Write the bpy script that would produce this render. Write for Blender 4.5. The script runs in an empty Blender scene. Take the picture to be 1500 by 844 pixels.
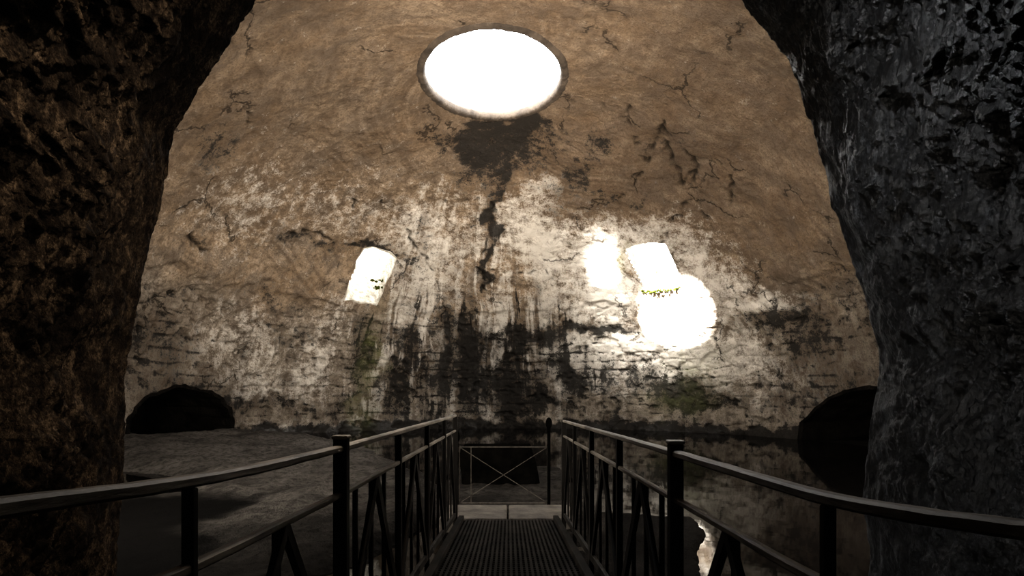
import bpy, bmesh, math, random
import numpy as np
from mathutils import Vector, Matrix, noise as mnoise
random.seed(4); rng = np.random.default_rng(4)
S = bpy.context.scene; COL = S.collection
F = 900.0; X0 = 745.0; HY = 575.0; EYE = 1.6          # photo calibration
def pt(px, py, Y): return Vector(((px-X0)/F*Y, Y, EYE+(HY-py)/F*Y))
# ------------------------------------------------------------------ helpers
def props(o, label=None, cat=None, group=None, kind=None):
    if label: o['label'] = label
    if cat: o['category'] = cat
    if group: o['group'] = group
    if kind: o['kind'] = kind
    return o
def thing(name, loc, label, cat, group=None):
    o = bpy.data.objects.new(name, None); COL.objects.link(o)
    o.location = loc; o.empty_display_size = .2
    return props(o, label, cat, group)
def link(name, me, mat, parent=None, smooth=False, bevel=0):
    if parent is not None:
        L = parent.location if parent.parent is None else parent.parent.location
        me.transform(Matrix.Translation(-L))
    o = bpy.data.objects.new(name, me); COL.objects.link(o)
    if mat: me.materials.append(mat)
    if parent is not None: o.parent = parent
    if smooth: me.polygons.foreach_set('use_smooth', [True]*len(me.polygons))
    if bevel:
        b = o.modifiers.new('bevel', 'BEVEL'); b.width = bevel; b.segments = 2; b.limit_method = 'ANGLE'
    return o
def bm_link(name, bm, mat, parent=None, smooth=False, bevel=0):
    bmesh.ops.recalc_face_normals(bm, faces=bm.faces)
    me = bpy.data.meshes.new(name); bm.to_mesh(me); bm.free()
    return link(name, me, mat, parent, smooth, bevel)
def np_mesh(name, V, Q):
    me = bpy.data.meshes.new(name)
    V = np.asarray(V, dtype=np.float32); Q = np.asarray(Q, dtype=np.int32)
    me.vertices.add(len(V)); me.vertices.foreach_set('co', V.ravel())
    me.loops.add(Q.size); me.loops.foreach_set('vertex_index', Q.ravel())
    me.polygons.add(len(Q)); me.polygons.foreach_set('loop_start', np.arange(0, Q.size, 4, dtype=np.int32))
    me.update(calc_edges=True); me.validate()
    return me
def grid_quads(n, m, wrap=False):
    i, j = np.meshgrid(np.arange(n-1), np.arange(m if wrap else m-1), indexing='ij')
    j2 = (j+1) % m
    return np.stack([i*m+j, i*m+j2, (i+1)*m+j2, (i+1)*m+j], -1).reshape(-1, 4)
def bar(bm, p, q, w, h, up=Vector((0,0,1))):
    p = Vector(p); q = Vector(q); d = (q-p).normalized()
    if abs(d.dot(up)) > .98: up = Vector((0,1,0))
    s = d.cross(up).normalized(); u = s.cross(d).normalized()
    vs = []
    for c in (p, q):
        for a, b in ((-1,-1),(1,-1),(1,1),(-1,1)):
            vs.append(bm.verts.new(c+s*a*w/2+u*b*h/2))
    for f in ((0,1,2,3),(7,6,5,4),(0,4,5,1),(1,5,6,2),(2,6,7,3),(3,7,4,0)):
        bm.faces.new([vs[i] for i in f])
def sweep(bm, pts, w, h, n=8, jit=0):
    rings = []
    pts = [Vector(p) for p in pts]
    for i, p in enumerate(pts):
        d = (pts[min(i+1, len(pts)-1)]-pts[max(i-1, 0)]).normalized()
        s = d.cross(Vector((0,0,1))).normalized(); u = s.cross(d)
        r = []; j1 = 1+random.uniform(-jit, jit); j2 = 1+random.uniform(-jit, jit); o = Vector((0,0,random.uniform(-jit, jit)*h*.5))
        for a, b in ((-.5,-.28),(-.5,.28),(-.3,.5),(.3,.5),(.5,.28),(.5,-.28),(.3,-.5),(-.3,-.5)):
            r.append(bm.verts.new(p+o+s*a*w*j1+u*b*h*j2))
        rings.append(r)
    for a, b in zip(rings, rings[1:]):
        for k in range(8): bm.faces.new((a[k], a[(k+1)%8], b[(k+1)%8], b[k]))
    bm.faces.new(rings[0]); bm.faces.new(rings[-1][::-1])
# ------------------------------------------------------------------ numpy noise
def _h(ix, iy, iz, seed):
    h = (ix.astype(np.uint32)*np.uint32(374761393)) ^ (iy.astype(np.uint32)*np.uint32(668265263)) ^ (iz.astype(np.uint32)*np.uint32(2246822519))
    h = h + np.uint32((seed*2654435 + 12345) & 0xffffffff)
    h ^= h >> np.uint32(13); h = h*np.uint32(1274126177); h ^= h >> np.uint32(16)
    h = h*np.uint32(2246822519); h ^= h >> np.uint32(15)
    return (h & np.uint32(0xffffff)).astype(np.float64)/0xffffff
def vnoise(P, seed=0):
    fl = np.floor(P); f = P-fl; u = f*f*(3-2*f); I = fl.astype(np.int64)
    r = 0
    for a in (0,1):
        wa = u[:,0] if a else 1-u[:,0]
        for b in (0,1):
            wb = u[:,1] if b else 1-u[:,1]
            for c in (0,1):
                wc = u[:,2] if c else 1-u[:,2]
                r = r + wa*wb*wc*_h(I[:,0]+a, I[:,1]+b, I[:,2]+c, seed)
    return r
def fbm(P, o=4, seed=0, g=.5):
    t = 0; s = 0; a = 1
    for k in range(o):
        t = t+a*vnoise(P*(2.03**k)+17.3*k, seed+k); s += a; a *= g
    return t/s
def ridge(P, o=4, seed=0):
    t = 0; s = 0; a = 1
    for k in range(o):
        t = t+a*(1-np.abs(2*vnoise(P*(2.03**k)+9.1*k, seed+k)-1)); s += a; a *= .55
    return t/s
def sstep(a, b, x):
    t = np.clip((x-a)/(b-a), 0, 1); return t*t*(3-2*t)
# ------------------------------------------------------------------ materials
class NT:
    def __init__(s, name):
        s.m = bpy.data.materials.new(name); s.m.use_nodes = True
        s.t = s.m.node_tree; s.b = s.t.nodes['Principled BSDF']
        s.co = s.t.nodes.new('ShaderNodeTexCoord').outputs['Object']
    def n(s, typ, **kw):
        nd = s.t.nodes.new(typ)
        for k, v in kw.items(): setattr(nd, k, v)
        return nd
    def l(s, a, b): s.t.links.new(a, b)
    def put(s, sock, v):
        if isinstance(v, bpy.types.NodeSocket): s.l(v, sock)
        else: sock.default_value = v
    def noise(s, scale, detail=6, rough=.55, stretch=None, dist=0, out='Fac'):
        nd = s.n('ShaderNodeTexNoise'); nd.inputs['Scale'].default_value = scale
        nd.inputs['Detail'].default_value = detail; nd.inputs['Roughness'].default_value = rough
        nd.inputs['Distortion'].default_value = dist
        if stretch:
            mp = s.n('ShaderNodeMapping'); mp.inputs['Scale'].default_value = stretch
            s.l(s.co, mp.inputs['Vector']); s.l(mp.outputs[0], nd.inputs['Vector'])
        else: s.l(s.co, nd.inputs['Vector'])
        return nd.outputs[out]
    def edges(s, scale, warp, wscale):
        col = s.noise(wscale, 4, .6, out='Color')
        v = s.n('ShaderNodeVectorMath', operation='SCALE'); s.l(col, v.inputs[0]); v.inputs['Scale'].default_value = warp
        a = s.n('ShaderNodeVectorMath', operation='ADD'); s.l(v.outputs[0], a.inputs[0]); s.l(s.co, a.inputs[1])
        vo = s.n('ShaderNodeTexVoronoi', feature='DISTANCE_TO_EDGE'); vo.inputs['Scale'].default_value = scale
        s.l(a.outputs[0], vo.inputs['Vector']); return vo.outputs['Distance']
    def ramp(s, f, stops):
        r = s.n('ShaderNodeValToRGB'); e = r.color_ramp.elements
        while len(e) < len(stops): e.new(.5)
        for k, (p, c) in enumerate(stops):
            e[k].position = p; e[k].color = (*c, 1) if not isinstance(c, (int, float)) else (c, c, c, 1)
        s.put(r.inputs[0], f); return r.outputs[0]
    def mix(s, f, a, b, mode='MIX'):
        m = s.n('ShaderNodeMix', data_type='RGBA', blend_type=mode)
        s.put(m.inputs[0], f)
        s.put(m.inputs[6], a if isinstance(a, bpy.types.NodeSocket) else (*a, 1))
        s.put(m.inputs[7], b if isinstance(b, bpy.types.NodeSocket) else (*b, 1))
        return m.outputs[2]
    def math(s, op, a, b=0.0, clamp=False):
        m = s.n('ShaderNodeMath', operation=op, use_clamp=clamp)
        s.put(m.inputs[0], a); s.put(m.inputs[1], b); return m.outputs[0]
    def attr(s, name):
        a = s.n('ShaderNodeAttribute', attribute_name=name); return a.outputs['Fac']
    def fin(s, col, rough=.85, bump=None, strength=.5, dist=.05, spec=.3):
        s.put(s.b.inputs['Base Color'], col if isinstance(col, bpy.types.NodeSocket) else (*col, 1))
        s.put(s.b.inputs['Roughness'], rough)
        s.b.inputs['Specular IOR Level'].default_value = spec
        if bump is not None:
            bp = s.n('ShaderNodeBump'); bp.inputs['Strength'].default_value = strength; bp.inputs['Distance'].default_value = dist
            s.l(bump, bp.inputs['Height']); s.l(bp.outputs[0], s.b.inputs['Normal'])
        return s.m
def mat_dome():
    t = NT('dome_plaster')
    n1 = t.noise(.7, 8, .68); n2 = t.noise(3.2, 9, .74); n3 = t.noise(20, 5, .72)
    st = t.noise(1, 7, .66, (5, 5, .32))
    base = t.ramp(n1, [(.30, (.14,.096,.060)), (.44, (.28,.205,.135)), (.58, (.41,.32,.23)), (.74, (.22,.16,.107))])
    low = t.ramp(n1, [(.32, (.16,.134,.105)), (.5, (.30,.262,.214)), (.66, (.44,.392,.332))])
    base = t.mix(t.attr('low'), base, low)
    gp = t.ramp(t.noise(1.1, 9, .74), [(.45, 0.), (.57, .75)])
    base = t.mix(gp, base, (.165,.14,.116))
    base = t.mix(t.math('MULTIPLY', t.attr('plate'), .12), base, (.48,.41,.33))
    base = t.mix(t.math('MULTIPLY', t.ramp(st, [(.48,0.),(.68,1.)]), .5), base, (.085,.066,.049))
    base = t.mix(t.attr('scratch'), base, (.50,.41,.31))
    base = t.mix(t.attr('groove'), base, (.075,.053,.036))
    base = t.mix(t.math('MULTIPLY', t.ramp(n2, [(.34,1.),(.50,0.)]), .75), base, (.068,.05,.036))
    base = t.mix(t.math('MULTIPLY', t.ramp(n3, [(.36,1.),(.50,0.)]), .65), base, (.055,.042,.031))
    base = t.mix(t.math('MULTIPLY', t.attr('brown'), .66), base, (.085,.059,.039))
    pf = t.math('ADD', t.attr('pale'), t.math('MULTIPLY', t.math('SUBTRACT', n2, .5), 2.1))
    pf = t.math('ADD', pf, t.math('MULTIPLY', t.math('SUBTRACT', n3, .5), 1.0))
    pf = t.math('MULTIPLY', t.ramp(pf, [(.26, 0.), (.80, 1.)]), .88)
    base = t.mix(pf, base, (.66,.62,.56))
    sf = t.math('ADD', t.attr('stain'), t.math('MULTIPLY', t.math('SUBTRACT', n2, .5), 1.7))
    sf = t.math('ADD', sf, t.math('MULTIPLY', t.math('SUBTRACT', n3, .5), 1.0))
    sf = t.math('MULTIPLY', t.ramp(sf, [(.36, 0.), (.60, 1.)]), .95)
    base = t.mix(sf, base, (.018,.0165,.015))
    base = t.mix(t.attr('green'), base, (.15,.17,.05))
    e1 = t.ramp(t.edges(.42, 1.1, 1.4), [(0., 1.), (.008, .9), (.014, 0.)])
    m1 = t.ramp(t.noise(.55, 2), [(.55, 0.), (.60, 1.)])
    ck = t.math('MULTIPLY', e1, m1)
    base = t.mix(t.math('MULTIPLY', ck, .75), base, (.014,.011,.008))
    base = t.mix(t.math('MULTIPLY', t.attr('crack'), .95), base, (.010,.008,.006))
    h = t.math('ADD', n2, t.math('MULTIPLY', n3, .6))
    h = t.math('SUBTRACT', h, t.math('MULTIPLY', ck, .3))
    return t.fin(base, .92, h, .9, .08, .12)
def mat_rock(name, lo, mid, hi, rough, spec=.4, strength=1.0, st=(1,1,.55), mask=(.36,.50)):
    t = NT(name)
    n1 = t.noise(2.6, 7, .66, (1,1,st[2]**.5)); n2 = t.noise(12, 10, .84, st, .3); n3 = t.noise(60, 5, .75, (1,1,st[2]**.5))
    c = t.ramp(n2, [(.41, lo), (.51, mid), (.61, hi)])
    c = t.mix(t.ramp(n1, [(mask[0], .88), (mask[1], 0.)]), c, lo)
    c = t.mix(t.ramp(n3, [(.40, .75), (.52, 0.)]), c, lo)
    h = t.math('ADD', n2, t.math('MULTIPLY', n3, .9))
    return t.fin(c, rough, h, strength, .16, spec)
def mat_simple(name, a, b, scale, rough=.7, bscale=20, strength=.4, stretch=None, spec=.3, dist=.02):
    t = NT(name); n1 = t.noise(scale, 6, .6, stretch); n2 = t.noise(bscale, 6, .6, stretch)
    return t.fin(t.ramp(n1, [(.35, a), (.65, b)]), rough, n2, strength, dist, spec)
def mat_reveal(name, k, d=.08):
    t = NT(name); n1 = t.noise(1.8, 7, .65); n2 = t.noise(6, 8, .7)
    c = t.ramp(n2, [(.33, (.24*k,.22*k,.18*k)), (.5, (.46*k,.435*k,.38*k)), (.64, (.70*k,.67*k,.61*k))])
    c = t.mix(t.ramp(n1, [(.60, 0.), (.70, .7)]), c, (.15*k,.16*k,.06*k))
    return t.fin(c, .95, n2, .8, d, .1)
def mat_mud():
    t = NT('damp_mud'); n1 = t.noise(1.0, 8, .68); n2 = t.noise(9, 9, .75); n3 = t.noise(45, 4, .65)
    c = t.ramp(n1, [(.35, (.050,.045,.040)), (.60, (.150,.136,.121))])
    c = t.mix(t.ramp(n2, [(.40, .75), (.54, 0.)]), c, (.030,.027,.024))
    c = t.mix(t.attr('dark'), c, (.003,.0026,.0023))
    return t.fin(c, .97, t.math('ADD', n2, t.math('MULTIPLY', n3, .5)), 1.0, .12, .04)
M_DOME = mat_dome()
M_RL = mat_rock('brown_cave_rock', (.012,.008,.0055), (.08,.056,.037), (.34,.245,.16), .9, .1, 1.0, (1,1,.5), (.40,.54))
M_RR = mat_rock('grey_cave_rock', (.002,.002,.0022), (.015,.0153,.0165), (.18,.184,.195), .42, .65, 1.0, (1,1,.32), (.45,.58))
M_PALE = mat_reveal('pale_window_plaster', 1.0)
M_PALE2 = mat_reveal('cream_window_plaster', .78, .03)
M_RIM = mat_simple('skylight_rim_stone', (.022,.017,.013), (.065,.051,.039), 2, .9, 8, .6, dist=.05)
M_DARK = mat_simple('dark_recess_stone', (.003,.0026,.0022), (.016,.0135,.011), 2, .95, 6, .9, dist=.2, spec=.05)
M_MUD = mat_mud()
M_RAIL = mat_simple('worn_rail_wood', (.055,.047,.038), (.28,.25,.21), 9, .6, 40, .6, (1,.2,1), .35, .008)
M_POST = mat_simple('dark_post_timber', (.006,.005,.004), (.018,.0155,.013), 9, .75, 40, .3, (1,1,.15), .15, .005)
M_DECK = mat_simple('walkway_grating', (.008,.007,.006), (.024,.021,.018), 8, .9, 25, .3, (1,.25,1), .08, .006)
M_STONE = mat_simple('landing_stone', (.05,.044,.037), (.13,.115,.097), 5, .8, 22, .6)
M_BLOCK = mat_simple('blackened_stone', (.0012,.0011,.001), (.004,.0036,.003), 5, 1.0, 15, .7, None, 0)
M_WIRE = mat_simple('rusty_wire', (.035,.030,.025), (.09,.079,.067), 20, .7, 40, .2, None, .2, .003)
M_MOSS = mat_simple('green_moss', (.014,.018,.003), (.045,.052,.008), 18, .95, 60, .5, spec=.05)
def mat_water():
    t = NT('still_dark_water'); t.b.inputs['IOR'].default_value = 1.08
    return t.fin((.004,.0034,.003), .03, t.noise(1.6, 3, .5), .03, .05, .5)
M_WATER = mat_water()
# ------------------------------------------------------------------ dome geometry
CY = 16.6; A = 10.75; AF = 16.0; B = 10.25; OX = -.46
def hit(px, py):
    u = (px-X0)/F; v = (HY-py)/F
    for ay, back in ((A, True), (AF, False)):
        a = u*u/A**2+1/ay**2+v*v/B**2; b = -2*CY/ay**2+2*EYE*v/B**2; c = CY**2/ay**2+EYE**2/B**2-1
        d = b*b-4*a*c
        if d < 0: continue
        t = (-b+math.sqrt(d))/(2*a)
        if back == (t >= CY) or not back: return Vector((u*t, t, EYE+v*t))
    return Vector((u*CY, CY, B*.9))
def frame(P):
    ay = A if P.y >= CY else AF
    n = Vector((P.x/A**2, (P.y-CY)/ay**2, P.z/B**2)).normalized()
    eh = n.cross(Vector((0,0,1))).normalized(); ev = eh.cross(n)
    return n, eh, ev
def ppm(P, e_h, e_v):
    Y = P.y
    return abs(e_h.x*Y-P.x*e_h.y)/Y**2*F, max(12., abs(e_v.z*Y-(P.z-EYE)*e_v.y)/Y**2*F)
def on_dome(P, k=1.0):
    d = Vector((P.x, P.y-CY, P.z)); ay = A if d.y >= 0 else AF
    s = 1/math.sqrt((d.x/A)**2+(d.y/ay)**2+(d.z/B)**2)
    return Vector((0, CY, 0))+d*s*k
def pip(a, b, poly):
    ins = np.zeros(len(a), bool)
    n = len(poly)
    for i in range(n):
        x1, y1 = poly[i]; x2, y2 = poly[(i+1) % n]
        if y1 == y2: continue
        c = ((y1 > b) != (y2 > b)) & (a < (x2-x1)*(b-y1)/(y2-y1)+x1)
        ins ^= c
    return ins
azd = np.radians(np.linspace(-100, 100, 980)); azf = np.radians(np.linspace(100, 260, 202)[1:-1])
az = np.concatenate([azd, azf]); m = len(az)
th0 = math.asin(1.83/A); th = np.linspace(th0, math.radians(93), 450); n = len(th)
TH, AZ = np.meshgrid(th, az, indexing='ij'); TH = TH.ravel(); AZ = AZ.ravel()
ysc = np.where(np.cos(AZ) >= 0, A, AF)
near = np.exp(-((TH-th0)/.22)**2)
ysc = ysc*(1-near)+near*(A*2.30/1.83)
V = np.stack([A*np.sin(TH)*np.sin(AZ)+OX*np.exp(-(TH/.55)**2), CY+ysc*np.sin(TH)*np.cos(AZ), B*np.cos(TH)], 1)
V0 = V.copy()
N = np.stack([V[:,0]/A**2, (V[:,1]-CY)/np.where(V[:,1]>=CY, A, AF)**2, V[:,2]/B**2], 1)
N /= np.linalg.norm(N, axis=1, keepdims=True)
def v3(P, s): return np.stack([vnoise(P, s)-.5, vnoise(P, s+1)-.5, vnoise(P, s+2)-.5], 1)
W = V + v3(V*1.1, 50)*1.1 + v3(V*2.7, 53)*.6 + v3(V*7, 56)*.26
def blob(px, py, hw, hh, s):
    P = hit(px, py); nn, eh, ev = frame(P); kx, ky = ppm(P, eh, ev)
    D = W-np.array(P)
    q = (D@np.array(eh)/(hw/kx))**2+(D@np.array(ev)/(hh/ky))**2+(D@np.array(nn)/2.5)**2
    return s*np.exp(-q*.8)
def lay(lst):
    r = np.zeros(len(V))
    for a in lst: r = 1-(1-r)*(1-np.clip(blob(*a), 0, 1))
    return r
stain = lay([(715,222,64,26,.4),(688,228,22,32,.78),(762,208,34,42,.75),(882,205,20,18,.6),(655,204,34,16,.4),(735,186,76,14,.44),(700,194,30,18,.45),(770,182,30,18,.4),
 (724,300,12,64,.74),(721,350,8,50,.66),(716,395,6,30,.58),
 (320,210,24,26,.5),(290,365,20,12,.55),(450,342,40,12,.65),(528,530,22,90,.62),(562,540,10,70,.45),(606,490,26,115,.66),(575,575,15,44,.5),
 (655,480,10,70,.5),(684,525,17,100,.82),(742,562,38,56,.82),(765,490,46,20,.82),(786,430,13,40,.48),(832,550,32,36,.8),
 (872,483,66,12,.85),(992,572,46,32,.7),(940,548,30,26,.5),(1108,474,50,18,.5),(1160,455,44,30,.5),
 (1185,505,60,36,.45),(1240,420,28,60,.42),(985,205,40,40,.32),
 (405,445,60,14,.48),(430,490,50,12,.48),(255,500,50,40,.42),(350,590,110,10,.5),(210,470,30,60,.42),
 (850,250,24,40,.5),(915,285,40,16,.42),(620,345,14,40,.42),(700,270,20,30,.42),(645,555,18,56,.48),
 (890,565,18,40,.48),(1060,590,100,12,.42),(780,600,50,14,.55),(480,600,70,10,.45),(820,280,34,24,.35),
 (264,596,92,52,.5),(1235,594,80,54,.5),(552,361,36,7,.8),(582,400,6,36,.5),(926,394,5,34,.45)])
brown = lay([(900,110,110,90,.85),(1040,60,120,60,.8),(1120,200,60,120,.75),(610,110,40,80,.6),(560,60,50,50,.45),(710,205,160,56,.95),(880,240,80,50,.7),
 (990,215,60,60,.5),(1095,345,70,50,.5),(1140,395,46,26,.4),(1200,300,30,100,.65),(250,480,60,60,.5),(400,420,80,40,.45),(520,30,80,30,.4),(500,190,60,40,.45),(330,220,50,50,.5),
 (735,300,60,50,.4),(580,500,60,90,.5),(740,540,70,70,.4),(230,560,80,50,.6),(390,600,120,24,.45),(1200,480,70,90,.6),(230,330,30,100,.5),(330,60,60,80,.6),(1230,560,60,50,.5),(270,200,30,90,.5),(360,170,50,40,.4),
 (1060,330,60,60,.4),(430,240,60,30,.4)])
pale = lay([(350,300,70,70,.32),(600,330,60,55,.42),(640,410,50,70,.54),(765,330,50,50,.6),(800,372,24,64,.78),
 (880,385,40,58,1),(945,345,50,30,.55),(905,512,110,22,.95),(870,560,80,20,.65),(1120,442,50,18,1),(1060,545,90,24,.5),(1160,575,70,18,.35),  # pale plaster, plus glow and spill beside the right window painted as colour
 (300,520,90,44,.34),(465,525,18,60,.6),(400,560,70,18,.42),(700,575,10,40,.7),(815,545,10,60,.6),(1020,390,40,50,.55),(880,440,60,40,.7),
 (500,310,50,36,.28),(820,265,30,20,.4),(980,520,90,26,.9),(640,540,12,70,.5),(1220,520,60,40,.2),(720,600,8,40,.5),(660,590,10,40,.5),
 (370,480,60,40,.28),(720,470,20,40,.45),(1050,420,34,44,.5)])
green = lay([(1015,530,34,26,.55),(532,560,12,60,.5),(985,585,40,12,.4),(548,520,8,50,.4),(925,375,12,12,.5)])
green *= fbm(W*3, 3, 71)
mid = lay([(690,470,140,150,1),(560,520,60,90,.9),(850,520,90,90,.5),(400,520,60,60,.5),(1100,520,80,60,.4)])
wv = (vnoise(V*1.0, 80)-.5)*.025
drip = fbm(np.stack([(AZ+wv)*21, V[:,2]*.18, np.zeros(len(V))], 1), 6, 81, .70)
drip2 = fbm(np.stack([(AZ+wv)*60, V[:,2]*.24, np.ones(len(V))], 1), 4, 181, .6)
topf = sstep(.0, .25, fbm(np.stack([AZ*30, np.zeros(len(V)), np.zeros(len(V))], 1), 3, 190)*9-V[:,2]-.6)*(.25+.75*sstep(.40, .54, fbm(V*1.3, 5, 195)))
stain = 1-(1-stain)*(1-mid*.82*sstep(.535, .62, drip)*topf)*(1-mid*.5*sstep(.58, .66, drip2)*topf)
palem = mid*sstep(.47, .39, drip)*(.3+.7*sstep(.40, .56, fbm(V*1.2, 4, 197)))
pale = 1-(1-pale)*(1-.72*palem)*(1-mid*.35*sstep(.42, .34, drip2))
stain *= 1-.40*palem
CR = [([(945,240),(955,205),(975,178),(985,200),(1020,228),(1022,250),(1000,270),(985,225),(968,185)],7),([(975,178),(978,150),(990,130)],5),([(945,240),(925,262),(915,280)],5),
 ([(1022,250),(1015,285),(990,320),(975,350),(960,360)],5),([(1015,285),(1030,305),(1045,335)],4.4),([(480,235),(500,255),(520,290),(515,310)],4.4),
 ([(600,335),(600,355),(625,375),(635,395)],4.4),([(722,300),(716,345),(705,395),(712,430)],4.6),([(640,410),(650,450),(648,490)],3),
 ([(945,240),(925,185),(915,150),(930,135)],4.4),([(905,290),(930,270),(945,240)],4.4),([(420,340),(450,335),(485,350)],6),([(620,290),(660,300),(700,295)],3.2),
 ([(1085,380),(1110,400),(1130,420)],3.2),([(350,140),(365,180),(345,220)],3.6),([(870,130),(890,160),(925,185)],4),([(540,270),(560,300),(600,320)],3),
 ([(1190,430),(1200,480),(1180,540)],3.2),([(700,395),(750,400),(800,395)],3),([(520,450),(525,520),(515,600)],3),([(330,60),(350,75),(345,110)],3.6),
 ([(430,180),(450,215),(440,250)],3.2),([(280,350),(295,372),(310,370)],6),([(1020,228),(1060,230),(1080,262),(1075,300)],4),([(800,395),(820,430),(815,470)],3)]
crack = np.zeros(len(V))
W2 = V + v3(V*3, 60)*.28 + v3(V*9, 63)*.09
for pl, w in CR:
    H = [np.array(hit(*p)) for p in pl]
    for a, b in zip(H, H[1:]):
        ab = b-a; t = np.clip((W2-a)@ab/(ab@ab), 0, 1)
        d = np.linalg.norm(W2-a-t[:,None]*ab, axis=1)
        crack = np.maximum(crack, np.exp(-(d/(w*.0125))**2))
low = sstep(5.6, 3.6, V[:,2]+(fbm(V*.7, 3, 5)-.5)*3)
course = np.abs(((V[:,2]+(vnoise(V*2, 30)-.5)*.12)/.36) % 1-.5)*2
joint = sstep(.70, .98, course)*low*sstep(.38, .60, fbm(V*1.6, 4, 31))
wet = sstep(.55, .1, V[:,2]+(fbm(V*1.5, 3, 33)-.5)*.7)
pitc = sstep(.58, .68, fbm(V*np.array([2.2,2.2,3.2]), 4, 144))*low
stain = 1-(1-stain)*(1-wet*.85)*(1-joint*.36)*(1-pitc*.3)
big = fbm(V*.35, 3, 1)-.5; med = fbm(V*1.1+v3(V*.9, 11)*.8, 5, 7, .5)-.5; fin = fbm(V*5, 4, 9)-.5
plate = .6*sstep(.50, .512, fbm(V*.8+v3(V*2, 13)*.3, 6, 46, .6))+.4*sstep(.53, .54, fbm(V*1.7, 6, 48, .6))
pit = sstep(.56, .66, fbm(V*2.1, 4, 44))*(.2+.8*low)
swp = (vnoise(V*.35, 25)-.5)*1.6
stroke = fbm(np.stack([AZ*1.6+TH*3+swp, TH*60-AZ*14+swp*7, np.zeros(len(V))], 1), 4, 21, .66)-.5
patchy = sstep(.40, .62, fbm(V*.6, 3, 26))*(1-low*.7)
scratch = .34*sstep(.06, .18, stroke)*patchy; groove = .5*sstep(-.05, -.18, stroke)*patchy
disp = big*.5+med*(.13+.13*low)+fin*(.035+.065*low)-plate*.035+stroke*.03*(1-low)+stain*.08*low+joint*.03+crack*.10-pale*.03+pit*.11+pitc*.08
disp += sstep(5.2, 4.9, V[:,2]+(fbm(V*1.1, 3, 41)-.5)*1.4)*.10
damp = sstep(0, .10, TH-th0)
disp *= damp
# openings
def opening(px, py, hw, hh, outline, shear=0):
    P = hit(px, py); nn, eh, ev = frame(P); kx, ky = ppm(P, eh, ev)
    return dict(P=P, n=nn, eh=eh, ev=ev, poly=[(a*hw/kx+shear*b*hh/ky, b*hh/ky) for a, b in outline])
win = [(-.92,-1),(-.5,-.94),(-.1,-1.04),(.4,-1.0),(.92,-1.06),(.98,-.6),(.93,-.2),(1.02,.2),(1,.50),(.94,.80),(.5,.95),(0,1.0),(-.5,1.06),(-.9,.96),(-1.04,.5),(-.95,.1),(-1.0,-.4)]
win2 = [(-.96,-1),(-.3,-1.0),(.4,-1.0),(.98,-1.0),(1.0,-.4),(.98,.2),(1.0,.86),(.5,.97),(0,1.0),(-.5,1.0),(-.97,.92),(-1.0,.3),(-.98,-.4)]
arch = [(math.cos(k*math.pi/30)*(1+.02*math.sin(k*2.1)), math.sin(k*math.pi/30)*(1+.04*math.sin(k*.9)+.015*math.sin(k*3.1))) for k in range(31)]+[(-1,-.5),(0,-.5),(1,-.5)]
slant = [(1.25,.98),(.9,1.0),(.65,.96),(.5,.97),(.2,.91),(.02,.88),(-.1,.81),(-.35,.69),(-.48,.56),(-.62,.45),(-.78,.22),(-.95,.04),(-1.0,-.5),(0,-.5),(1.25,-.5)]
OP = {'window_1': opening(543,404,26,38,win,.10), 'window_2': opening(960,391,29,35,win2,-.12),
      'door_1': opening(264,622,74,53,arch), 'door_2': opening(1242,626,70,58,slant)}
sp = np.array(hit(990,460)); disp *= 1-.6*np.exp(-(np.linalg.norm(V0-sp, axis=1)/1.9)**4)
hole = np.zeros(len(V), bool)
for k, o in OP.items():
    D = V0-np.array(o['P']); a = D@np.array(o['eh']); b = D@np.array(o['ev']); c = np.linalg.norm(D, axis=1)
    R = max(math.hypot(*p) for p in o['poly'])
    hole |= pip(a, b, o['poly']) & (c < R*1.6)
    disp *= 1-np.exp(-np.maximum(0, (c/R-.95)/.25)**2)
V = V0+N*disp[:,None]
Q = grid_quads(n, m, True)
bad = hole[Q].any(1) | (V0[Q][:,:,1].max(1) < 4.3)
me = np_mesh('wall_dome', V, Q[~bad])
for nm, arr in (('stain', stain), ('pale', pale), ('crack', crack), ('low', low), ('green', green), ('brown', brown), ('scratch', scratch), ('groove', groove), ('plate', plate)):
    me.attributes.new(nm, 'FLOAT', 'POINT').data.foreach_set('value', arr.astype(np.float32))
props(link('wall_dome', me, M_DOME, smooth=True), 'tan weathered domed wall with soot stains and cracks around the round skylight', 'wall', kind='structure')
# oculus rim
ring = [Vector(V[j]) for j in range(0, m, 2)]; mr = len(ring)
jr = np.convolve(np.tile(rng.uniform(-1, 1, mr), 3), np.ones(9)/4, 'same')[mr:2*mr]
bm = bmesh.new(); c0 = sum(ring, Vector())/mr; rs = []
for dz_, ex, jj in ((.03,.28,.0),(-.05,.20,.05),(-.09,.12,.03),(-.08,.03,.02),(-.03,-.02,.015),(.10,-.02,.012),(.30,.25,.02),(.55,.55,.03),(.60,.9,0),(.2,1.5,0)):
    r = []
    for i, p in enumerate(ring):
        d = (p-c0); d.z = 0
        r.append(bm.verts.new(p+d.normalized()*(ex+jj*jr[i])+Vector((0,0,dz_+jj*.5*jr[(i*7) % mr]))))
    rs.append(r)
for a, b in zip(rs, rs[1:]):
    for k in range(mr): bm.faces.new((a[k], a[(k+1)%mr], b[(k+1)%mr], b[k]))
props(bm_link('trim_1', bm, M_RIM, smooth=True), 'rough dark stone rim around the round skylight at the top of the dome', 'skylight rim', kind='structure')
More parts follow.
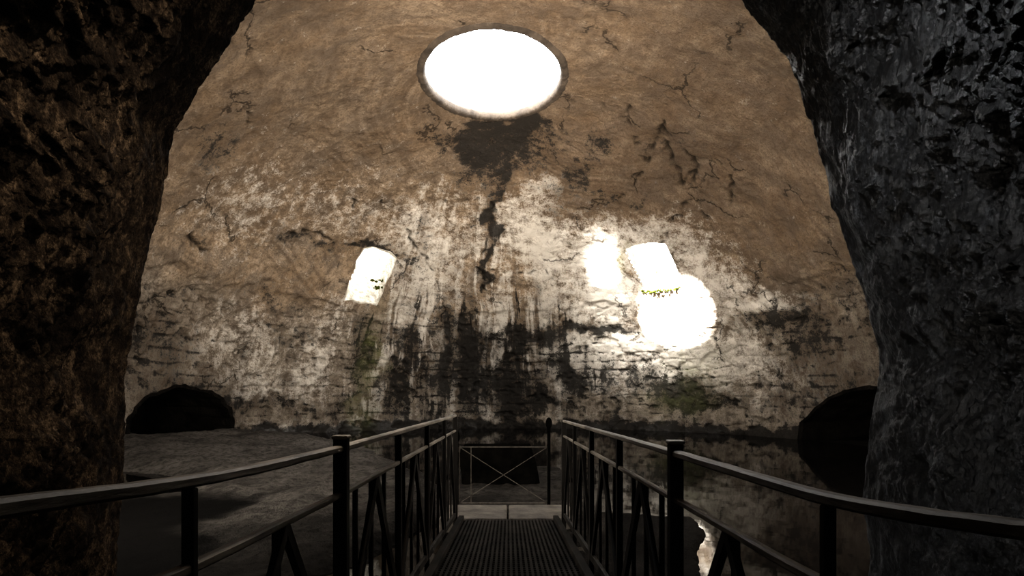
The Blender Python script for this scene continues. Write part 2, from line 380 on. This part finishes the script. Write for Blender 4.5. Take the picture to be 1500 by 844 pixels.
# window and arch recesses
def recess(name, o, depth, rise, endk, mat, closed, label, cat, jit=.03):
    bm = bmesh.new(); rs = []
    fl = 1.10 if closed else 1.05
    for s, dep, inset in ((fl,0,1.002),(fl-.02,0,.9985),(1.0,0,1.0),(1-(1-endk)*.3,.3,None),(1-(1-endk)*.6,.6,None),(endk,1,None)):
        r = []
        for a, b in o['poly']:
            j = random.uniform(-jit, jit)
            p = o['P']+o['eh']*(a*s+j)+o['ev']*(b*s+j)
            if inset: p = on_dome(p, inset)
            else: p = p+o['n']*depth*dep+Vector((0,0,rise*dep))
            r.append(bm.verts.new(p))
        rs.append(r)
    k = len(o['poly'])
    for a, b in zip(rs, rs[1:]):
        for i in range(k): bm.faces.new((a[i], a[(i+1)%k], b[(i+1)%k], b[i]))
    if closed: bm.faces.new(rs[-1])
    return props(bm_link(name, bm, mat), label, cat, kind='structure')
recess('window_1', OP['window_1'], 1.5, .66, .94, M_PALE, False, 'small bright window opening high in the left half of the domed wall', 'window')
recess('window_2', OP['window_2'], 1.2, .36, .96, M_PALE2, False, 'small bright window opening just above the round patch of sunlight', 'window', .008)
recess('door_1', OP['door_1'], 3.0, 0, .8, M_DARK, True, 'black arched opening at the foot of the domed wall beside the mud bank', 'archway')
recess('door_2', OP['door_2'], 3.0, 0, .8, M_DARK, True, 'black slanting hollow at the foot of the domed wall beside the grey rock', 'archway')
# moss on sills
def moss(name, pts, label, r=.045):
    bm = bmesh.new()
    for p, k in pts:
        for _ in range(k):
            q = p+Vector((random.gauss(0,.12), random.gauss(0,.015), random.gauss(0,.02)))
            s = r*random.uniform(.5, 1.3)
            mt = Matrix.Translation(q) @ Matrix.Rotation(random.random()*3, 4, 'Z') @ Matrix.Diagonal((s*1.5, s, s*.9, 1))
            bmesh.ops.create_icosphere(bm, subdivisions=1, radius=1, matrix=mt)
    props(bm_link(name, bm, M_MOSS, smooth=True), label, 'moss', kind='stuff')
def off(p, k): return on_dome(p, k)
moss('moss', [(off(hit(x, y),.9965), 16) for x, y in ((944,427),(952,427),(960,427),(968,426),(976,425),(984,424),(991,422))], 'green moss along the sill of the window above the sunlight patch', .036)
moss('moss', [(hit(556,412)+Vector((0,.30,.08)),12),(hit(553,422)+Vector((0,.25,.05)),8)], 'green moss growing in the window in the left half of the wall', .055)
# ------------------------------------------------------------------ entrance passage
LP = [(163,975),(165,900),(163,844),(165,740),(168,640),(175,520),(200,420),(223,310),(246,200),(300,110),(368,0),(425,-85),(540,-175),(745,-230)]
RP = [(1285,975),(1282,900),(1280,844),(1273,740),(1277,640),(1292,530),(1276,450),(1247,360),(1217,280),(1195,180),(1152,80),(1090,0),(1040,-85),(930,-180),(745,-230)]
def resample(P, k):
    P = np.array(P, float); d = np.r_[0, np.cumsum(np.linalg.norm(np.diff(P, axis=0), axis=1))]
    t = np.linspace(0, d[-1], k); r = np.stack([np.interp(t, d, P[:,0]), np.interp(t, d, P[:,1])], 1)
    for _ in range(3):
        r[1:-1] = (r[:-2]+2*r[1:-1]+r[2:])/4
    return r
def passage(name, P, mat, seed, label, rim, zs):
    K = 440; r = resample(P, K); YE = 4.25
    xz = np.stack([(r[:,0]-X0)/F*4.2, EYE+(HY-r[:,1])/F*4.2], 1)
    Ys = np.concatenate([np.linspace(-3, 1.2, 40)[:-1], np.linspace(1.2, YE, 320)])
    rows = []
    for Y in Ys:
        rows.append(np.stack([xz[:,0], np.full(K, Y), xz[:,1]], 1))
    V = np.concatenate(rows)
    rad = np.stack([V[:,0], np.zeros(len(V)), V[:,2]-1.2], 1); rad /= np.linalg.norm(rad, axis=1, keepdims=True)
    edge = sstep(4.25, 3.4, V[:,1])
    Vw = V+v3(V*2, seed+60)*.35+v3(V*6, seed+66)*.12
    t1 = fbm(Vw*np.array([2.6,2.6,zs]), 6, seed+7, .6)-.5
    t2 = ridge(Vw*np.array([7,7,zs*2.2]), 5, seed+27)-.55
    t3 = ridge(Vw*np.array([16,16,zs*5]), 4, seed+47)-.55
    d = (fbm(V*1.1, 3, seed)-.42)*.45*(.3+.7*edge) + t1*.26*(rim+(1-rim)*edge) - t2*.18*(.2+.8*edge) - t3*.09*(.25+.75*edge) \
        + (fbm(V*np.array([18,18,zs*8]), 4, seed+40, .65)-.5)*.12*(.3+.7*edge)
    seam = np.clip(np.abs(V[:,0])/.5, 0, 1); d *= seam
    V = V+rad*d[:,None]
    last = V[-K:].copy(); fl = []
    for q in np.linspace(.03, 1, 12):
        o_ = xz.copy(); L = np.sqrt((o_[:,0]/7.6)**2+(o_[:,1]/7.2)**2); out = o_/L[:,None]
        p = last.copy(); p[:,0] = last[:,0]*(1-q)+out[:,0]*q; p[:,2] = last[:,2]*(1-q)+out[:,1]*q
        p[:,1] = YE+.12*min(1, q*6)+(fbm(p*1.5, 3, seed)-.5)*.1*(q < .9)
        fl.append(p)
    V = np.concatenate([V]+fl)
    me = np_mesh(name, V, grid_quads(len(V)//K, K))
    return props(link(name, me, mat, smooth=True), label, 'rock wall', kind='structure')
passage('wall_left', LP, M_RL, 100, 'rough dark brown rock wall of the entrance passage', .15, 1.5)
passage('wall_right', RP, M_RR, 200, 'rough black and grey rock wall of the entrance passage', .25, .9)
bm = bmesh.new()  # unseen wall added to stop sky light entering behind the camera
vs = [bm.verts.new((x, -2.95+random.uniform(-.05,.05), z)) for x in np.linspace(-4, 4, 14) for z in np.linspace(-1, 6.4, 14)]
for i in range(13):
    for j in range(13): bm.faces.new((vs[i*14+j], vs[i*14+j+1], vs[(i+1)*14+j+1], vs[(i+1)*14+j]))
props(bm_link('back_light_block', bm, M_DARK), 'unseen dark wall added behind the viewer to keep light out of the passage', 'rock wall', kind='structure')
# ------------------------------------------------------------------ floor and water
gx = np.linspace(-11.5, 11.5, 340); gy = np.linspace(-3, 28, 440)
GY, GX = np.meshgrid(gy, gx, indexing='ij'); P = np.stack([GX.ravel(), GY.ravel(), np.zeros(GX.size)], 1)
def g(cx, cy, rx, ry, ang=0):
    dx = P[:,0]-cx; dy = P[:,1]-cy; c, s = math.cos(ang), math.sin(ang)
    return np.exp(-(((dx*c+dy*s)/rx)**2+((-dx*s+dy*c)/ry)**2))
z = -.5+1.15*g(-8.8,18.0,4.0,4.0)+.80*g(-5.4,14.0,3.2,3.0,-.7)+.76*g(-3.0,10.2,2.1,2.8,.3)+.62*g(-1.9,7.2,1.2,2.6)
z = z+.55*g(-4.2,6.6,2.0,2.2)
wob = (fbm(P*1.6, 4, 320)-.5)*.04
z = z+.62*sstep(.335, .305, P[:,0]/np.maximum(P[:,1], 1)+wob)*sstep(4.0, 4.8, P[:,1])*sstep(8.8, 7.4, P[:,1])*(P[:,0] > 0)+.3*g(1.0,9.0,.7,1.6)  # right bank added, edge shaped to hide part of the sun patch's reflection
plat = sstep(1.35, 1.0, np.abs(P[:,0]))*sstep(7.2, 7.6, P[:,1])*sstep(13.4, 12.6, P[:,1])
cap = .16+.22*sstep(12, 17, P[:,1])
z = np.where(P[:,0] > 0, np.minimum(z, .05), np.minimum(z, cap))
z = np.where(np.abs(P[:,0]) < .9, np.minimum(z, .02), z)
z = np.maximum(z, -.5+.58*plat)
z = z+(fbm(P*1.1, 4, 300)-.5)*np.where(P[:,0] > .9, .06, .20)*(1-plat*.85)+(fbm(P*4, 5, 310, .62)-.5)*np.where(P[:,0] > .9, .03, .15)
hol = np.clip(1.15*g(-4.7,7.9,1.35,1.45,-.2)+1.1*g(-4.4,5.2,2.1,1.5), 0, 1)
z = z-.22*sstep(.25, .8, hol)
z = np.where(hol > .3, np.maximum(z, .03+.05*fbm(P*2, 4, 9)), z)
Vf = P.copy(); Vf[:,2] = z
keep = ((P[:,0]/A)**2+((P[:,1]-CY)/np.where(P[:,1] >= CY, A, AF))**2 < 1.03) & (P[:,1] > 4.2) | (np.abs(P[:,0]) < 3.2) & (P[:,1] <= 4.6)
Qf = grid_quads(440, 340); Qf = Qf[keep[Qf].all(1)]
mf = np_mesh('floor', Vf, Qf)
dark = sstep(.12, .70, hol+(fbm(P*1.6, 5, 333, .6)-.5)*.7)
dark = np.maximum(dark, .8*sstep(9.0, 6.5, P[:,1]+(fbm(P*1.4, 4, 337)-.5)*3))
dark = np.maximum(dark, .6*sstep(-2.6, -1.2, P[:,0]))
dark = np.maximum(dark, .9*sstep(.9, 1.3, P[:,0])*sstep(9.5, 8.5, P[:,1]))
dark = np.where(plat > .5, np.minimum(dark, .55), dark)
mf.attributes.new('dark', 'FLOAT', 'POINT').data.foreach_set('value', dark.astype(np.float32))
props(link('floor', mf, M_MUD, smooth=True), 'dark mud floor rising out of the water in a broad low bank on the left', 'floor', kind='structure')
bm = bmesh.new(); out = []
xf = 2.9; a0 = math.asin(6.9/A)
for k in range(140):
    ang = -math.pi+a0+(2*math.pi-2*a0)*k/139
    yy = math.cos(ang); xx = math.sin(ang)
    out.append((A*1.005*xx, max(4.4, CY+(A if yy >= 0 else AF)*1.005*yy)))
poly = [(-xf,-2.9),(-xf,4.4)]+out+[(xf,4.4),(xf,-2.9)]
bm.faces.new([bm.verts.new((x, y, 0)) for x, y in poly])
bmesh.ops.triangulate(bm, faces=bm.faces)
props(bm_link('water', bm, M_WATER), 'still dark water flooding the chamber floor', 'water', kind='structure')
# ------------------------------------------------------------------ walkway
def dz(Y): return .35-.065*(Y-4.2)
wk = thing('walkway', (0, 3.2, dz(3.2)), 'dark grated walkway running between the two railings to the stone landing', 'walkway')
bm = bmesh.new(); nb = 26; wid = .98/nb
for k in range(nb):
    x = -.49+wid*(k+.5)
    bar(bm, (x, -.6, dz(-.6)-.02), (x, 6.95, dz(6.95)-.02), wid-.018, .03)
bm_link('deck', bm, M_DECK, wk, bevel=.002)
bm = bmesh.new(); Y = -.5
while Y < 6.9:
    bar(bm, (-.5, Y, dz(Y)-.020), (.5, Y, dz(Y)-.020), .014, .03); Y += .07
bm_link('cross_slats', bm, M_DECK, wk)
for s in (-1, 1):
    bm = bmesh.new(); bar(bm, (s*.535, -.6, dz(-.6)-.02), (s*.535, 6.97, dz(6.97)-.02), .06, .11)
    bm_link('side_beam', bm, M_DECK, wk, bevel=.006)
for Y in (.4, 2.28, 4.6, 6.6):
    for s in (-1, 1):
        bm = bmesh.new(); bar(bm, (s*.45, Y, -.65), (s*.45, Y, dz(Y)-.07), .09, .09); bm_link('leg', bm, M_POST, wk)
# landing slab
bm = bmesh.new()
for (x0, x1) in ((-.80,-.02),(.0,.78)):
    bar(bm, (x0, 7.45, .04), (x1, 7.45, .04), .88, .24)
props(bm_link('stone_landing', bm, M_STONE, bevel=.02), 'pale stone landing slab at the far end of the walkway', 'landing')
# railings
PY = [1.2, 2.28, 3.44, 4.6, 5.78, 6.94]
def railing(side, label):
    sx = -1 if side == 'L' else 1
    if side == 'L': pts = [(-170,768,.61),(0,744,.77),(140,725,.93),(278,706,1.2),(390,684,1.62),(500,657,2.28)]
    else: pts = [(1680,800,.64),(1500,776,.80),(1350,757,.95),(1200,729,1.23),(1080,692,1.67),(985,663,2.32)]
    near = [pt(*p) for p in pts]
    x1 = near[-1].x
    end = pt(667, 609, 6.94) if side == 'L' else pt(826, 617, 6.94)
    path = near+[near[-1].lerp(end, k/4) for k in (1,2,3,4)]
    path.insert(0, near[0]+(near[0]-near[1]).normalized()*.9)
    def at(Y):
        for a, b in zip(path, path[1:]):
            if a.y <= Y <= b.y: return a.lerp(b, (Y-a.y)/(b.y-a.y))
        return path[-1].copy()
    fine = []
    for a, b in zip(path, path[1:]):
        k_ = max(4, int((b-a).length/.09)); fine += [a.lerp(b, k/k_) for k in range(k_)]
    fine.append(path[-1])
    for _ in range(3): fine = [fine[0]]+[(fine[i-1]+fine[i]*2+fine[i+1])/4 for i in range(1, len(fine)-1)]+[fine[-1]]
    root = thing('railing', (x1, 2.3, dz(2.3)), label, 'railing')
    bm = bmesh.new(); sweep(bm, fine, .036, .025, jit=.06); bm_link('top_rail', bm, M_RAIL, root)
    dn = Vector((0, 0, -.17))
    bm = bmesh.new(); sweep(bm, [p+dn for p in fine], .024, .022, jit=.06); bm_link('middle_rail', bm, M_RAIL, root)
    for i, Y in enumerate(PY):
        p = at(Y); w = .050 if i in (1, 5) else (.024 if i == 0 else .036)
        top = p.z+(.035 if i == 1 else .012 if i == 5 else -.012)
        bm = bmesh.new(); bar(bm, (p.x, Y, dz(Y)-.12), (p.x, Y, top), w, w)
        po = bm_link('post', bm, M_POST, root, bevel=.004)
        if i == 1:
            bm = bmesh.new(); bar(bm, (p.x, Y, top), (p.x, Y, top+.014), .060, .060)
            bm_link('post_cap', bm, M_RAIL, po, bevel=.005)
    for i, (a, b) in enumerate(zip(PY, PY[1:])):
        pa, pb = at(a), at(b)
        la, lb = dz(a)+.07, dz(b)+.07
        mid_ = (a+b)/2; pm = at(mid_); bh = .032 if i == 0 else .055
        bm = bmesh.new(); bar(bm, (pa.x, a+.05, la), (pm.x, mid_, pm.z-.18), .022, bh); bm_link('brace', bm, M_POST, root)
        bm = bmesh.new(); bar(bm, (pm.x, mid_, pm.z-.18), (pb.x, b-.05, lb), .022, bh); bm_link('brace', bm, M_POST, root)
        for f in ((.5,) if i == 0 else (.25, .5, .75)):
            yb = a+(b-a)*f; q = at(yb)
            bm = bmesh.new(); bar(bm, (q.x+sx*.022, yb, q.z-.18), (q.x+sx*.022, yb, dz(yb)), .018, .024); bm_link('baluster', bm, M_POST, root)
        bm = bmesh.new(); bar(bm, (pa.x, a, la-.02), (pb.x, b, lb-.02), .026, .05); bm_link('bottom_rail', bm, M_POST, root)
    return root
railing('L', 'dark timber railing nearer the brown rock wall and mud bank')
railing('R', 'dark timber railing nearer the grey rock wall and the sunlight reflection')
# gate
gt = thing('wire_gate', (0, 7.98, .16), 'thin wire gate with crossed diagonals closing the walkway end', 'gate')
Yg = 7.98
TL, TR = pt(673,655,Yg), pt(802,655,Yg); BL, BR = pt(673,737,Yg), pt(802,737,Yg)
bm = bmesh.new()
for a, b in ((TL,TR),(BL,BR),(TL,BL),(TR,BR)): bar(bm, a, b, .013, .013)
bm_link('frame', bm, M_WIRE, gt)
for a, b in ((TL,BR),(BL,TR)):
    bm = bmesh.new(); bar(bm, a, b, .009, .009); bm_link('diagonal_wire', bm, M_WIRE, gt)
bm = bmesh.new(); bar(bm, pt(690,655,Yg), pt(690,737,Yg), .009, .009); bm_link('upright_wire', bm, M_WIRE, gt)
for px, top in ((669,640),(804,620)):
    a = pt(px, 738, Yg); a.z = .05; b = pt(px, top, Yg)
    bm = bmesh.new(); bar(bm, a, b, .042, .042)
    po = bm_link('gate_post', bm, M_BLOCK, gt, bevel=.008)
    bm = bmesh.new(); bmesh.ops.create_uvsphere(bm, u_segments=14, v_segments=8, radius=.042, matrix=Matrix.Translation(b) @ Matrix.Diagonal((1,1,1.8,1)))
    bm_link('post_knob', bm, M_BLOCK, po, True)
# stone block beyond gate
bm = bmesh.new()
b0 = [pt(676,708,10.2), pt(791,708,10.2)]; zb = .04
def ringz(x0, x1, y0, y1, zz): return [bm.verts.new((x+random.uniform(-.02,.02), y+random.uniform(-.02,.02), zz)) for x, y in ((x0,y0),(x1,y0),(x1,y1),(x0,y1))]
xl, xr = b0[0].x, b0[1].x
R_ = [ringz(xl, xr, 10.2, 11.3, zb), ringz(xl-.02, xr-.06, 10.24, 11.28, .4), ringz(xl-.03, xr-.14, 10.3, 11.25, .66),
      ringz(xl+.1, xr-.28, 10.45, 11.1, .66), ringz(xl+.14, xr-.32, 10.5, 11.05, .42)]
for a, b in zip(R_, R_[1:]):
    for k in range(4): bm.faces.new((a[k], a[(k+1)%4], b[(k+1)%4], b[k]))
bm.faces.new(R_[0][::-1]); bm.faces.new(R_[-1])
props(bm_link('stone_trough', bm, M_BLOCK, bevel=.025), 'blackened low stone block standing behind the wire gate', 'stone block')
# ------------------------------------------------------------------ camera and light
cam = bpy.data.cameras.new('camera'); co = bpy.data.objects.new('camera', cam); COL.objects.link(co)
co.location = (0, 0, EYE); co.rotation_euler = (math.pi/2, 0, 0)
cam.sensor_width = 36; cam.lens = 36*F/1500; cam.shift_x = (750-X0)/1500; cam.shift_y = (HY-422)/1500
cam.clip_start = .02; S.camera = co
w = bpy.data.worlds.new('world'); S.world = w; w.use_nodes = True
bg = w.node_tree.nodes['Background']; bg.inputs[0].default_value = (1, .99, .975, 1); bg.inputs[1].default_value = 17
oc = Vector((OX, CY, 10.1))
def beam(name, cx, cy, rx, ry_, energy, blend):
    tgt = hit(cx, cy); sd = (tgt-oc).normalized()
    DIST = 70.0; src = tgt-sd*DIST
    e1 = sd.cross(Vector((0,0,1))).normalized(); e2 = e1.cross(sd); q = []
    for k in range(48):
        a = 2*math.pi*k/48; p = hit(cx+rx*math.cos(a), cy+ry_*math.sin(a)); d = p-src; t = d.dot(sd)
        q.append((d.dot(e1)/t, d.dot(e2)/t))
    q = np.array(q); C2 = np.cov((q-q.mean(0)).T); ev_, U = np.linalg.eigh(C2)
    r1, r2 = np.sqrt(2*ev_[1]), np.sqrt(2*ev_[0])
    ax = e1*U[0,1]+e2*U[1,1]; az_ = -sd; by = az_.cross(ax)
    sl = bpy.data.lights.new(name, 'SPOT'); sl.energy = energy; sl.color = (1, .97, .92); sl.spot_blend = blend; sl.shadow_soft_size = .12
    sl.spot_size = 2*math.atan(r1)
    so = bpy.data.objects.new(name, sl); COL.objects.link(so)
    so.matrix_world = Matrix.Translation(src) @ Matrix((ax, by, az_)).transposed().to_4x4() @ Matrix.Diagonal((1, r2/r1, 1, 1))
beam('sunbeam', 990, 461, 57, 50, 7.5e6, .16)
beam('side_glow_fill', 884, 384, 34, 54, 1.3e6, 1.0)  # added spot for the white glow left of the window, not a second sun
hz = bpy.data.lights.new('hazy_sun', 'SUN'); hz.energy = 13; hz.angle = math.radians(18); hz.color = (1, .96, .89)
ho = bpy.data.objects.new('hazy_sun', hz); COL.objects.link(ho); ho.rotation_euler = (hit(928,462)-oc).to_track_quat('-Z', 'Y').to_euler(); ho.location = (0, 0, 30)
pl = bpy.data.lights.new('skylight_portal', 'AREA'); pl.shape = 'SQUARE'; pl.size = 5.4
po = bpy.data.objects.new('skylight_portal', pl); COL.objects.link(po); po.location = (OX, CY, 10.72)
try: pl.cycles.is_portal = True
except Exception: pl.energy = 0
def area(name, loc, tgt, e, size, col):
    l = bpy.data.lights.new(name, 'AREA'); l.energy = e; l.size = size; l.color = col
    o = bpy.data.objects.new(name, l); COL.objects.link(o); o.location = loc
    o.rotation_euler = (Vector(tgt)-Vector(loc)).to_track_quat('-Z', 'Y').to_euler()
area('chamber_fill', (-5.8, 5.3, 2.2), (4, 24, 4), 520, 1.0, (1, .92, .81))  # added fill lights, hidden beside the passage mouth, to brighten the far wall
area('chamber_fill', (5.8, 5.3, 2.2), (-3, 22, 6), 500, 1.0, (1, .92, .82))
def spot(name, loc, tgt, e, ang, col, r=.3, blend=.8):
    l = bpy.data.lights.new(name, 'SPOT'); l.energy = e; l.spot_size = math.radians(ang); l.spot_blend = blend; l.color = col; l.shadow_soft_size = r
    o = bpy.data.objects.new(name, l); COL.objects.link(o); o.location = loc
    o.rotation_euler = (Vector(tgt)-Vector(loc)).to_track_quat('-Z', 'Y').to_euler()
spot('vault_fill', (5.6, 5.8, 1.4), (-3.8, 18, 9.0), 13500, 64, (1, .88, .74), .8, 1)  # unseen fill spots added to lift the upper dome
spot('vault_fill', (-5.6, 5.8, 1.4), (3.8, 18, 9.0), 10500, 64, (1, .88, .74), .8, 1)
spot('passage_fill', (.5, 3.2, 4.5), (2.8, 2.8, .2), 190, 90, (.95, .975, 1), .05)  # fill spots added above the frame to bring out the passage rock
spot('passage_fill', (-.5, 3.2, 4.5), (-2.8, 2.8, .2), 260, 90, (1, .84, .66), .05)
S.view_settings.view_transform = 'Standard'; S.view_settings.exposure = 0.25
try: S.view_settings.look = 'Medium High Contrast'
except Exception as e: print('look', e)
